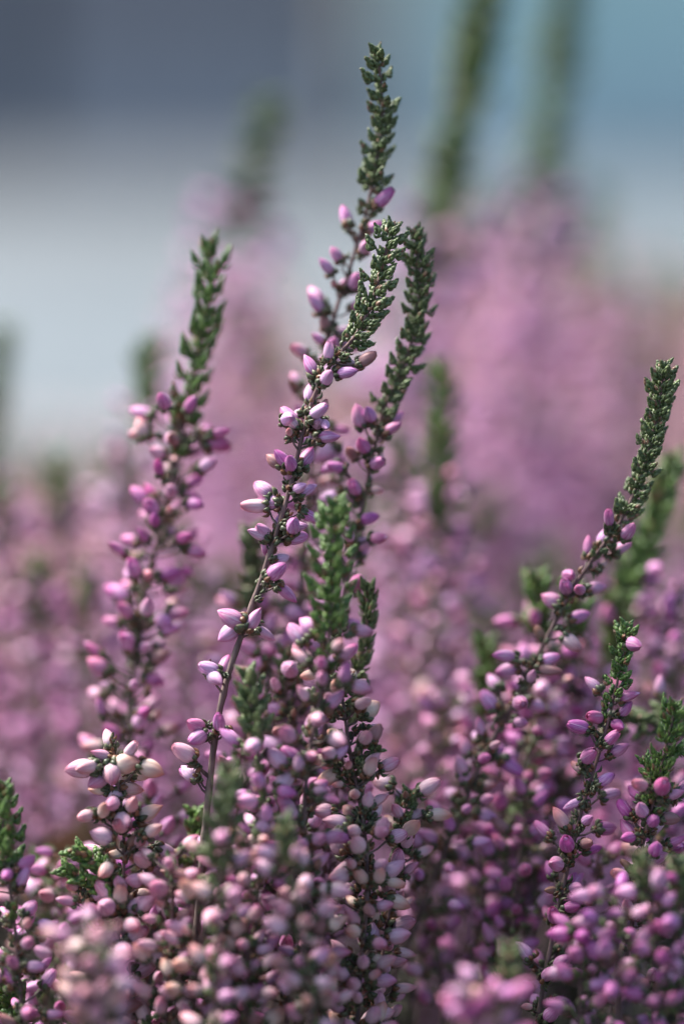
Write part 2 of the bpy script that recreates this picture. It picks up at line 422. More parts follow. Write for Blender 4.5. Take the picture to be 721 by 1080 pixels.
def sprig(label, pts, dz, leaf=None, flower=None, buds=None, group=G_FOCUS, tier=1, cream=0.15, pale=0.35,
          hue=0.25, bud_len=0.0034, stem_r=0.00042, shoots=(), lmat=None, long_leaf=False, zig=0.0, dens=3,
          step=0.0042, ped=(0.0012, 0.003), base_lean=None, droop=0.5, fat=1.0):
    """pts: tip to base in photo pixels; dz: (tip, base) metres behind focus.
    leaf: (length px, width px, leaf mm); flower: (from px, to px) along the stem; buds: explicit (base x, y, tip x, y) pixels"""
    lmat = lmat or M_LEAF
    n = len(pts)
    P3 = [P(x, y, dz[0] + (dz[1] - dz[0]) * i / (n - 1)) for i, (x, y) in enumerate(pts)]
    last = P3[-1]; dr = (P3[-1] - P3[-2]).normalized()
    if last.z > 0.01:
        h = last.z
        lean = base_lean if base_lean is not None else random.uniform(-0.015, 0.015)
        k1 = last + dr * h * 0.35; k1.z = max(0.004, k1.z)
        P3 += [Vector((k1.x, k1.y, last.z * 0.62)), Vector((k1.x + lean, k1.y + 0.006, -0.004))]
    path = Path(P3)
    base = path.at(path.L)
    root = bpy.data.objects.new('heather_sprig', None); COL.objects.link(root)
    root.empty_display_size = 0.01; root.location = base
    tag(root, label, 'heather sprig', group)
    def rel(mb):                                   # meshes are collected in world space, stored round the base
        mb.v = [v - np.array(base) for v in mb.v]; return mb
    px = (D + dz[0]) / 3000
    # stem
    st = MB()
    m = max(24, int(path.L / 0.0016))
    ss = [path.L * i / (m - 1) for i in range(m)]
    tube(st, [path.at(path.L - s) for s in ss],
         [stem_r * (0.42 + 0.85 * min(1, (path.L - s) / 0.12)) * (1.18 if i % 4 == 0 else 1) for i, s in enumerate(ss)], 8, 0, 1, 0.06)
    br = MB()
    T = LEAF_LONG if long_leaf else LEAF
    leaf_end = 0.0
    if leaf:
        lb = MB(); leaf_end = leaf[0] * px
        leafy(lb, path, 0, leaf_end, leaf[1] * px, leaf[2] * 0.001, T, node_step=leaf[2] * (0.00095 if long_leaf else 0.00098), up_bias=2.1 if long_leaf else 1.25,
              tiers=3)
        d = leaf_end; fade = 0.007
        while d < leaf_end + fade:                     # the leafy tip thins out into the flowering stem
            q = 1 - (d - leaf_end) / fade
            for sgn in (0, math.pi):
                if random.random() < 0.25 + 0.6 * q:
                    sd = path.side(d, d * 1900 + sgn + random.uniform(-.5, .5))
                    rosette(lb, path.at(d) + sd * (0.0003 + 0.0006 * q), sd + path.up(d) * 1.1, leaf[2] * 0.001 * (0.7 + 0.25 * q), LEAF, 3, 0.12)
            d += 0.00115
        rel(lb).build('leafy_tip', [lmat], root)
    placed = []
    def add_bud(bp, tp_dir, L, att):
        placed.append((bp, tp_dir, L))
        mid = (bp + att) / 2 - path.up(path.nearest(att)) * 0.0003
        tube(st, [att, mid, bp], [stem_r * 0.42, stem_r * 0.34, stem_r * 0.36], 5, 0.4, 0.8)
    if buds:
        for bx, by, tx, ty in buds:
            q = P(bx, by, 0); i0 = path.nearest(P(bx, by, (dz[0] + dz[1]) / 2))
            c = path.at(i0); depth = (c - CAM).dot(FWD) - D
            far = abs((bx - 0)) * 0
            s = random.choice((-1, 1))
            dd0 = s * random.uniform(0.0002, 0.0016)
            b3 = P(bx, by, depth + dd0)
            L = bud_len * random.uniform(0.92, 1.08)
            pl = math.hypot(tx - bx, ty - by) * px
            L = max(L * 0.75, min(L * 1.1, pl * 1.05)) if pl > L * 0.7 else L * 0.9
            vis = (Vector((1, 0, 0)) * (tx - bx) + UP * (by - ty)); vis.normalize()
            sn = min(1, pl / L); cs = math.sqrt(max(0, 1 - sn * sn))
            dirv = vis * sn - FWD * cs * (1 if s < 0 or cs > 0.5 else -1)
            add_bud(b3, dirv, L, path.at(i0 + min(0.003, 0.0006 + (b3 - c).length * 0.6)))
    if flower:
        a, b = flower[0] * px, flower[1] * px
        d = a; k = 0
        while d < b:
            nb = max(1, int(round(dens * 1.15 * random.uniform(0.65, 1.35)))) if dens >= 1.5 else random.choice((1, 2))
            ph0 = k * 0.9 + random.random()
            for j in range(nb):
                ph = ph0 + 2 * math.pi * j / nb + random.uniform(-0.4, 0.4)
                dd = d + random.uniform(-0.5, 0.5) * step
                sd = path.side(dd, ph); u = path.up(dd)
                L = bud_len * random.uniform(0.74, 1.06)
                pl = random.uniform(*ped)
                el = random.uniform(0.1, 1.0) - droop * random.random() ** 2 * 0.7
                pd = (sd + u * 0.5).normalized()
                bd = sd * math.cos(el) + u * math.sin(el) + Vector((random.uniform(-.25, .25) for _ in range(3)))
                att = path.at(dd + pl * 0.3)
                add_bud(att + pd * pl, bd.normalized(), L, att)
            d += step * random.uniform(0.8, 1.2); k += 1
    # leaves along the flowering part: short tufts at the feet of the buds
    for (bp, dr_, L) in placed:
        for _ in range(2 if tier == 1 else 1):
            if random.random() < (0.45 if buds and flower and dens > 5 else 0.6):
                r = Vector((random.uniform(-1, 1) for _ in range(3)))
                rosette(br, bp - dr_ * L * 0.22 + r * 0.0003, (dr_ * 0.4 + r * 0.8).normalized(), 0.0009, LEAF, 2, 0.22)
    lo = leaf_end; hi = min(path.L - 0.01, (flower[1] * px if flower else (max((path.nearest(b[0]) for b in placed)) if placed else leaf_end)) + 0.004)
    d = lo
    while d < hi and tier <= 2:
        for sgn in (0, math.pi):
            if random.random() < 0.5:
                ph = random.random() * 6.28; sd = path.side(d, ph)
                if random.random() < 0.35:
                    rosette(br, path.at(d) + sd * stem_r, sd + path.up(d), 0.0009, LEAF, 2, 0.25)
                else:
                    put(br, LEAF, path.at(d) + sd * stem_r * 0.8, frame(sd * 0.6 + path.up(d), sd), 0.0012, random.random() * 0.98 + (1.001 if random.random() < 0.3 else 0))
        d += 0.0011
    if br.n: rel(br).build('stem_leaves', [M_CUP if tier == 1 else lmat], root)
    for shp in shoots:                              # ((base x, y, tip x, y), width px, leaf mm, depth offset)
        (x0, y0, x1, y1), wpx, lmm, off = shp
        i0 = path.nearest(P(x0, y0, (dz[0] + dz[1]) / 2)); c = path.at(i0); dep = (c - CAM).dot(FWD) - D
        tip = P(x1, y1, dep + off); m2 = c.lerp(tip, 0.5) + (tip - c).cross(FWD) * random.uniform(-0.12, 0.12)
        sp = Path([tip, m2, c]); sm = MB()
        leafy(sm, sp, 0, sp.L * 0.92, wpx * px, lmm * 0.001, T, node_step=lmm * 0.0011, up_bias=1.2)
        tube(sm, [sp.at(sp.L * (1 - i / 8)) for i in range(9)], [stem_r * 0.5] * 9, 6, mi=1)
        rel(sm).build('side_shoot', [lmat, M_BARK], root)
    rel(st).build('stem', [M_BARK], root)
    placed.sort(key=lambda b: (b[0] - CAM).dot(FWD))
    extra = placed[100:]
    for i, (bp, dv_, L) in enumerate(placed[:100]):
        me = random.choice(BUDS if tier == 1 else BUDS_CUP)
        o = bpy.data.objects.new('flower_bud', me); COL.objects.link(o); o.parent = root
        q = dv_.to_track_quat('Z', 'Y') @ Quaternion((0, 0, 1), random.random() * 6.28)
        plump = random.uniform(0.92, 1.18) * fat
        small = i % 13 == 7
        if small: L *= 0.62
        o.matrix_local = Matrix.Translation(bp - base) @ q.to_matrix().to_4x4() @ Matrix.Diagonal((L * plump, L * plump, L, 1))
        cr = cream + random.uniform(-0.15, 0.2)
        if random.random() < cream * 0.5: cr += 0.45
        o.color = (max(0, min(1, hue + random.uniform(-0.25, 0.35))), max(0, min(1, cr)), max(0, min(1, pale + 0.04 + random.uniform(-0.28, 0.42))), 1)
        if small: o.color = (0.9, 0.75, 0.15, 1 if i % 2 else 0.15)
        elif i % 29 == 11: o.color = (0.5, 0.5, 0.3, 0.35)
        if tier == 1:
            c = bpy.data.objects.new('bud_cup', random.choice(CUPS)); COL.objects.link(c); c.parent = o
            c.scale = (random.uniform(0.9, 1.15),) * 2 + (random.uniform(0.9, 1.1),)
    if extra:
        mb = MB()
        for bp, dv_, L in extra:
            v, f, a = _lb; a = a.copy(); a[:, 2] = random.random()
            mb.add((v * L) @ frame(dv_, dv_.orthogonal()).T + np.array(bp), f, a)
        o = rel(mb).build('flower_bud', [M_BUD], root); o['kind'] = 'stuff'; o.color = (hue, cream, pale, 1)
    return root

def zc(ox, oy, s, rows): return [(ox + a / s, oy + b / s, ox + c / s, oy + d / s) for a, b, c, d in rows]

# ================================================================ the setting
def plane_obj(name, x0, x1, y0, y1, z, m, n=1, amp=0.0):
    me = bpy.data.meshes.new(name); V = []; F = []
    for i in range(n + 1):
        for j in range(n + 1):
            V.append((x0 + (x1 - x0) * i / n, y0 + (y1 - y0) * j / n, z + amp * random.uniform(-1, 1)))
    for i in range(n):
        for j in range(n):
            a = i * (n + 1) + j; F.append((a, a + n + 1, a + n + 2, a + 1))
    me.from_pydata(V, [], F); me.materials.append(m)
    o = bpy.data.objects.new(name, me); COL.objects.link(o); o['kind'] = 'structure'
    for p in me.polygons: p.use_smooth = True
    return o
def box_mb(x0, x1, y0, y1, z0, z1, m, name, parent=None, bevel=0.0):
    V = [(x, y, z) for x in (x0, x1) for y in (y0, y1) for z in (z0, z1)]
    F = [(0, 1, 3, 2), (4, 6, 7, 5), (0, 4, 5, 1), (2, 3, 7, 6), (0, 2, 6, 4), (1, 5, 7, 3)]
    me = bpy.data.meshes.new(name); me.from_pydata(V, [], F); me.materials.append(m)
    o = bpy.data.objects.new(name, me); COL.objects.link(o); o.parent = parent
    if bevel:
        b = o.modifiers.new('bevel', 'BEVEL'); b.width = bevel; b.segments = 2
    return o

GZ = -0.35
plane_obj('pavement', -200, 200, -60, 300, GZ, M_CONC)
plane_obj('road', -200, 0.35, 8.2, 40, GZ + 0.004, M_ROAD)
plane_obj('soil', -1.2, 1.2, -0.45, 1.55, -0.002, M_SOIL, 60, 0.004)
# stone kerbed raised bed round the soil
pl = bpy.data.objects.new('planter', None); COL.objects.link(pl); pl.location = (0, 0.55, GZ)
tag(pl, 'grey stone raised bed holding the heather', 'planter')
M_STONE = noise_material('planter_stone', (0.16, 0.16, 0.155), (0.26, 0.26, 0.25), 30, 0.85, 0.3, 0.003)
for (x0, x1, y0, y1) in ((-1.3, 1.3, 1.0, 1.08), (-1.3, 1.3, -1.08, -1.0), (-1.3, -1.2, -1.0, 1.0), (1.2, 1.3, -1.0, 1.0)):
    box_mb(x0, x1, y0, y1, 0, 0.372, M_STONE, 'kerb_side', pl, 0.008)

# buildings far behind, thrown fully out of focus
M_SLATE = noise_material('slate_wall', (0.22, 0.21, 0.22), (0.25, 0.24, 0.25), 0.8)
M_TEAL = noise_material('teal_wall', (0.44, 0.61, 0.56), (0.50, 0.67, 0.62), 0.8)
M_GREY = noise_material('grey_plaster', (0.33, 0.34, 0.36), (0.38, 0.39, 0.41), 0.8)
M_PTEAL = noise_material('pale_teal_plinth', (0.48, 0.58, 0.57), (0.54, 0.64, 0.63), 0.8)
M_BAND = noise_material('slate_band', (0.28, 0.28, 0.29), (0.32, 0.32, 0.33), 0.8)
M_BTEAL = noise_material('teal_band', (0.40, 0.56, 0.55), (0.46, 0.62, 0.61), 0.8)
M_GLASS, _nt, _b = mat('window_glass'); _b.inputs['Base Color'].default_value = (0.05, 0.07, 0.09, 1); _b.inputs['Roughness'].default_value = 0.1
def building(label, x0, x1, y, h, m, wins, pm, bm):
    e = bpy.data.objects.new('building', None); COL.objects.link(e); e.location = ((x0 + x1) / 2, y, GZ)
    tag(e, label, 'building')
    w2 = (x1 - x0) / 2
    box_mb(-w2, w2, 0, 6, 0, h, m, 'wall', e)
    box_mb(-w2 + .003, w2 - .003, -.06, -.003, 0, .30, pm, 'plinth', e)
    box_mb(-w2 + .003, w2 - .003, -.05, -.003, .301, .56, bm, 'wall_band', e)
    box_mb(-w2 - .15, w2 + .15, -.2, 6.2, h + 0.002, h + .25, M_SLATE, 'roof', e)
    for wx, wz in wins:
        f = box_mb(wx - .6, wx + .6, -.05, .02, wz, wz + 1.4, M_GREY, 'window', e)
        box_mb(wx - .5, wx + .5, -.058, -.04, wz + .1, wz + 1.3, M_GLASS, 'pane', f)
    return e
building('dark slate coloured low building in the far left background', -1.45, 0.12, 13, 5, M_SLATE, [(-0.1, 2.6)], M_GREY, M_BAND)
building('grey plastered building at the far left edge of the background', -12, -1.75, 14, 5, M_GREY, [(2.6, 2.6)], M_GREY, M_GREY)
building('pale teal building in the far right background', 0.28, 10, 12.5, 5, M_TEAL, [(1.6, 2.6), (3.2, 2.6)], M_PTEAL, M_BTEAL)

# ================================================================ sprigs near the plane of focus
A_b = zc(300, 160, 4.154, [(280,330,255,230),(350,360,425,295),(400,240,475,165),(245,480,200,415),(345,440,372,395),(210,535,150,465),
    (225,590,195,555),(265,605,265,565),(300,590,325,545),(165,670,100,585),(300,690,360,640),(185,780,165,700),(175,840,118,795),
    (220,800,300,775),(215,860,205,815),(100,890,30,850),(165,930,200,880),(55,1040,5,985),(90,1075,150,1040)]) + \
    [(352,470,330,488),(350,492,362,480),(352,505,325,512),(322,560,332,545),(300,640,322,655),(335,470,348,455),(300,590,290,605)]
sprig('tallest sprig with a long narrow green tip reaching highest in the photo',
      [(397,55),(402,90),(403,125),(395,180),(386,225),(368,285),(352,335),(338,390),(330,450),(324,520),(320,590),(316,680),(312,780)], (0.004, 0.022),
      leaf=(150, 33, 1.05), buds=A_b, flower=(300, 760), dens=1.6, ped=(0.001, 0.003), pale=0.45)
B_b = zc(180, 320, 2.571, [(395,195,355,140),(378,270,375,215),(408,292,432,240),(342,332,300,280),(400,365,460,355),(325,355,308,335),
    (350,440,395,395),(318,440,282,397),(300,440,258,410),(325,475,318,445),(345,520,398,488),(275,525,225,485),(262,550,188,548),
    (355,565,407,595),(290,625,300,560),(330,620,335,580),(262,632,232,600),(255,640,258,685),(300,635,370,645),(265,745,312,705),
    (290,765,340,805),(195,870,112,825),(185,875,122,915),(210,880,250,830),(230,880,285,915),(130,1000,75,980),(108,1000,130,1035),
    (140,1010,160,955),(455,190,500,188),(510,165,558,135),(395,330,400,310),(415,320,425,345),(310,320,330,300)]) + \
    zc(200, 600, 3.0, [(95,510,92,455),(115,515,155,550),(50,520,0,545),(42,505,-5,480),(25,655,-35,640),(22,668,-28,625)]) + \
    [(205,800,183,786),(208,806,190,812)]
sprig('sharp slender sprig with bare woody stem, leaning from lower left up to a hooked tip',
      [(414,240),(410,252),(404,275),(392,320),(374,355),(352,380),(332,415),(320,455),(308,505),(294,555),(276,610),(258,660),(240,715),(228,770),(221,830),(214,900)],
      (0.0, 0.0), leaf=(132, 40, 1.08), buds=B_b, flower=(165, 400), dens=1, step=0.0034, ped=(0.0008, 0.002), pale=0.5, stem_r=0.00046, cream=0.08)
C_b = zc(180, 320, 2.571, [(522,335,492,275),(580,352,625,320),(500,415,478,395),(545,440,575,425),(505,515,488,480),(540,505,605,505),
    (512,590,565,575),(495,660,553,640),(455,440,402,445),(470,450,420,435),(460,520,400,530),(445,670,405,690)]) + [(352,600,333,585),(340,650,325,636)]
sprig('sprig with a green tip curving right beside the hooked tip, warm brown point',
      [(437,246),(441,285),(440,330),(428,378),(405,430),(393,480),(383,530),(370,590),(360,640),(350,700),(342,780)], (0.006, 0.012),
      leaf=(205, 35, 1.0), buds=C_b, flower=(215, 560), dens=1.6, ped=(0.001, 0.003))
sprig('foreground sprig with a broad soft green tip in the centre, above dense buds',
      [(353,533),(351,580),(349,640),(344,700),(334,750),(324,810),(320,880),(322,960)], (-0.010, -0.006),
      leaf=(135, 50, 1.2), flower=(140, 520), dens=4.2, step=0.0034, ped=(0.001, 0.0045), lmat=M_LEAFB, pale=0.3, cream=0.28)
sprig('sprig with a pale grey straight stem and many cream pink buds, low centre right',
      [(352,668),(358,705),(362,745),(370,800),(380,850),(386,900),(386,960),(380,1020),(376,1090)], (0.0, -0.004),
      leaf=(40, 16, 0.9), flower=(55, 430), dens=5.0, step=0.0032, ped=(0.001, 0.0042), cream=0.5, pale=0.5, stem_r=0.00042, fat=1.08,
      shoots=[((372,800,398,790), 14, 0.9, -0.001)], droop=1.0)
F_b = zc(480, 360, 2.992, [(485,580,478,530),(455,645,480,590),(420,680,415,615),(500,665,555,635),(455,710,515,680),(355,790,335,755),
    (415,785,480,765),(330,830,270,800),(360,880,430,855),(275,940,225,850),(340,930,395,975),(190,1000,115,975),(200,1030,125,1050),
    (260,1030,335,1050),(270,1010,330,990),(235,1075,240,1030),(530,620,560,575),(395,790,385,770),(350,740,360,735)])
sprig('long sprig leaning right with a knobbly grey green tip at the right edge',
      [(700,386),(697,410),(690,450),(676,500),(655,548),(628,585),(603,622),(583,660),(562,700),(538,745),(512,795),(488,850),(468,900),(448,950)],
      (0.0, 0.014), leaf=(168, 34, 1.0), buds=F_b, flower=(400, 640), dens=3.6, step=0.0036, ped=(0.001, 0.0045), pale=0.35)
G_b = zc(580, 620, 4.5, [(235,490,170,420),(325,530,420,490),(330,600,385,550),(240,620,170,600),(180,670,75,640),(260,740,320,680),
    (285,790,370,740),(155,820,205,760),(145,870,75,800),(225,930,300,880),(240,990,330,970),(145,1010,55,1040),(370,260,415,270),(300,640,335,660)])
sprig('upright sprig with a short green tip and a rusty speck, right of the lower centre',
      [(660,662),(656,690),(648,730),(637,775),(625,815),(612,858),(602,900),(590,950),(578,1010),(566,1080)], (0.002, 0.002),
      leaf=(62, 32, 1.05), buds=G_b, flower=(215, 420), dens=3.6, step=0.0036, ped=(0.0008, 0.004), lmat=M_LEAFB, pale=0.25, hue=0.15)
sprig('small fresh green tip among pink buds at the right edge',
      [(711,748),(706,770),(699,800),(691,835),(682,870),(674,910),(668,960)], (-0.004, 0.0),
      leaf=(88, 38, 1.25), flower=(95, 240), dens=4, step=0.0034, ped=(0.001, 0.004), lmat=M_LEAFB, long_leaf=True, pale=0.3,
      shoots=[((700,800,716,792), 18, 1.2, 0.001), ((694,825,680,805), 16, 1.2, 0.001)])
J_b = zc(60, 750, 5.143, [(295,200,270,90),(290,255,190,205),(205,305,45,320),(215,300,115,295),(300,290,305,390),(375,245,435,165),
    (320,295,455,265),(410,350,520,360),(450,290,590,335),(270,350,180,400),(275,425,170,430),(350,420,475,420),(320,430,340,530),
    (440,580,575,530),(305,550,195,590),(200,560,105,570),(330,570,400,610),(300,700,185,640),(390,740,440,610),(480,670,580,610),
    (250,765,140,740),(380,780,270,770),(500,820,430,770),(540,740,655,810),(300,840,230,870),(200,1010,290,960),(110,950,30,940),
    (100,1040,0,1010),(370,970,310,890),(470,920,370,915),(350,1020,455,1000),(400,540,420,450),(360,640,330,590),(320,500,290,480),(420,700,480,690),(250,560,270,500)])
sprig('stout budded sprig with cream pink buds on top and no green tip, lower left',
      [(117,782),(121,800),(125,830),(130,870),(131,910),(128,960),(122,1020),(116,1085)], (-0.001, -0.004),
      buds=J_b, flower=(170, 320), dens=5.5, step=0.003, ped=(0.0008, 0.004), cream=0.5, pale=0.5, bud_len=0.0036, fat=1.10,
      shoots=[((105,948,84,897), 20, 1.4, 0.0), ((110,945,104,915), 14, 1.3, 0.0), ((105,955,70,918), 14, 1.3, 0.0)], lmat=M_LEAFB)
sprig('tiny dark green shoot without flowers in front of the centre buds',
      [(388,622),(388,650),(383,685),(374,720),(366,770)], (0.006, 0.008), leaf=(98, 26, 1.5), long_leaf=True)
sprig('bud laden sprig between the lower centre and the pale stemmed sprig',
      [(300,690),(302,730),(306,780),(305,840),(298,900),(296,960),(300,1040)], (0.012, 0.006),
      leaf=(20, 18, 1.0), flower=(15, 380), dens=4.6, step=0.0034, ped=(0.001, 0.0045), pale=0.35)
sprig('small sprig of tan buds just right of the pale grey stem',
      [(432,838),(425,870),(418,910),(410,960),(402,1020),(398,1080)], (0.004, 0.002),
      leaf=(14, 14, 0.9), flower=(10, 260), dens=3.8, step=0.0036, ped=(0.001, 0.0035), cream=0.5, pale=0.4)
sprig('left sprig with a pointed bright green tip and magenta buds, slightly soft',
      [(221,262),(222,290),(216,335),(205,385),(196,430),(189,475),(176,530),(164,580),(150,640),(142,700),(138,760),(134,830)], (0.014, 0.018),
      leaf=(178, 54, 1.65), flower=(190, 570), dens=5.6, step=0.0034, ped=(0.0015, 0.0058), lmat=M_LEAFB, long_leaf=True, pale=0.22, hue=0.5, tier=1, group=G_MID)
sprig('sprig at the left edge with a rounded green tip, in the lower left corner',
      [(3,832),(4,870),(8,910),(14,960),(20,1020),(24,1080)], (-0.006, -0.006),
      leaf=(82, 42, 1.25), flower=(85, 250), dens=4, step=0.0036, ped=(0.001, 0.004), lmat=M_LEAFB, pale=0.25, group=G_FORE)
sprig('tiny green shoot in the very bottom left corner',
      [(4,1036),(10,1060),(14,1090),(14,1130)], (0.0, 0.0), leaf=(60, 44, 1.6), lmat=M_LEAFB)

# ================================================================ foreground, softly blurred
sprig('blurred dark green tip left of the centre in the foreground', [(262,712),(266,740),(270,780),(276,830),(276,890),(270,960),(262,1060)], (-0.008, -0.008),
      leaf=(72, 34, 1.3), flower=(75, 340), dens=4.0, group=G_FORE, tier=2, pale=0.4)
sprig('strongly blurred olive green tip in front of the left centre buds', [(240,812),(236,840),(232,880),(232,940),(230,1000),(226,1080)], (-0.019, -0.017),
      leaf=(85, 34, 1.3), flower=(90, 280), dens=3.6, group=G_FORE, tier=2, cream=0.3, pale=0.5)
sprig('faint blurred green tip above the bottom centre buds', [(300,868),(306,900),(312,950),(320,1010),(328,1085)], (-0.019, -0.017),
      leaf=(45, 28, 1.2), flower=(45, 240), dens=4, group=G_FORE, tier=2, cream=0.45, pale=0.55)
sprig('blurred pink bud sprig just right of the stout budded sprig', [(178,905),(182,950),(180,1000),(174,1085)], (-0.008, -0.007),
      flower=(0, 200), dens=3.3, step=0.0032, ped=(0.001, 0.004), group=G_FORE, tier=2, cream=0.5, pale=0.45)
sprig('blurred sprig with orange tinted buds at the bottom, left of centre', [(216,930),(215,970),(210,1020),(206,1085)], (-0.011, -0.010),
      flower=(0, 180), dens=4.0, step=0.0034, ped=(0.001, 0.004), group=G_FORE, tier=2, cream=0.5, pale=0.4)
sprig('blurred sprig of pink and white buds at the bottom centre', [(262,885),(264,930),(262,980),(258,1085)], (-0.011, -0.010),
      flower=(0, 220), dens=4.0, step=0.0034, ped=(0.001, 0.004), group=G_FORE, tier=2, cream=0.5, pale=0.5)
sprig('blurred sprig of cream buds at the bottom beside the pale stemmed sprig', [(326,938),(330,980),(334,1030),(338,1100)], (-0.010, -0.010),
      flower=(0, 200), dens=4.0, step=0.0034, ped=(0.001, 0.0035), group=G_FORE, tier=2, cream=0.6, pale=0.6)
sprig('very blurred peach pink bud sprig in the bottom left foreground', [(92,985),(96,1020),(98,1060),(98,1110)], (-0.028, -0.026),
      flower=(0, 180), dens=6, step=0.0030, ped=(0.001, 0.004), group=G_FORE, tier=2, cream=0.45, pale=0.45)
sprig('very blurred magenta bud sprig at the bottom edge, right of centre', [(514,1046),(518,1075),(520,1120)], (-0.032, -0.031),
      flower=(0, 130), dens=6, step=0.0030, ped=(0.001, 0.0045), group=G_FORE, tier=2, pale=0.2)
sprig('blurred pale green bit of tip low between centre and right corner', [(538,1000),(536,1030),(532,1090)], (-0.022, -0.022),
      leaf=(48, 30, 1.2), flower=(50, 120), dens=2, group=G_FORE, tier=2)
sprig('blurred purple bud sprig in the right foreground', [(648,945),(650,985),(652,1030),(652,1100)], (-0.014, -0.013),
      flower=(0, 200), dens=3.3, step=0.0034, ped=(0.001, 0.0045), group=G_FORE, tier=2, pale=0.3, hue=0.1)
sprig('blurred foreground sprig with a green top near the right edge', [(674,905),(682,940),(690,990),(694,1085)], (-0.015, -0.014),
      leaf=(36, 26, 1.2), flower=(36, 220), dens=4.0, step=0.0034, ped=(0.001, 0.0045), group=G_FORE, tier=2, pale=0.3)
sprig('blurred foreground sprig cut by the right edge low down', [(716,912),(716,950),(718,1000),(718,1085)], (-0.015, -0.014),
      leaf=(36, 26, 1.2), flower=(30, 210), dens=4.0, group=G_FORE, tier=2, pale=0.3)
sprig('blurred sprig of tan buds in the corner at the bottom right', [(612,985),(612,1020),(610,1100)], (-0.011, -0.011),
      flower=(0, 150), dens=4.0, group=G_FORE, tier=2, pale=0.3)

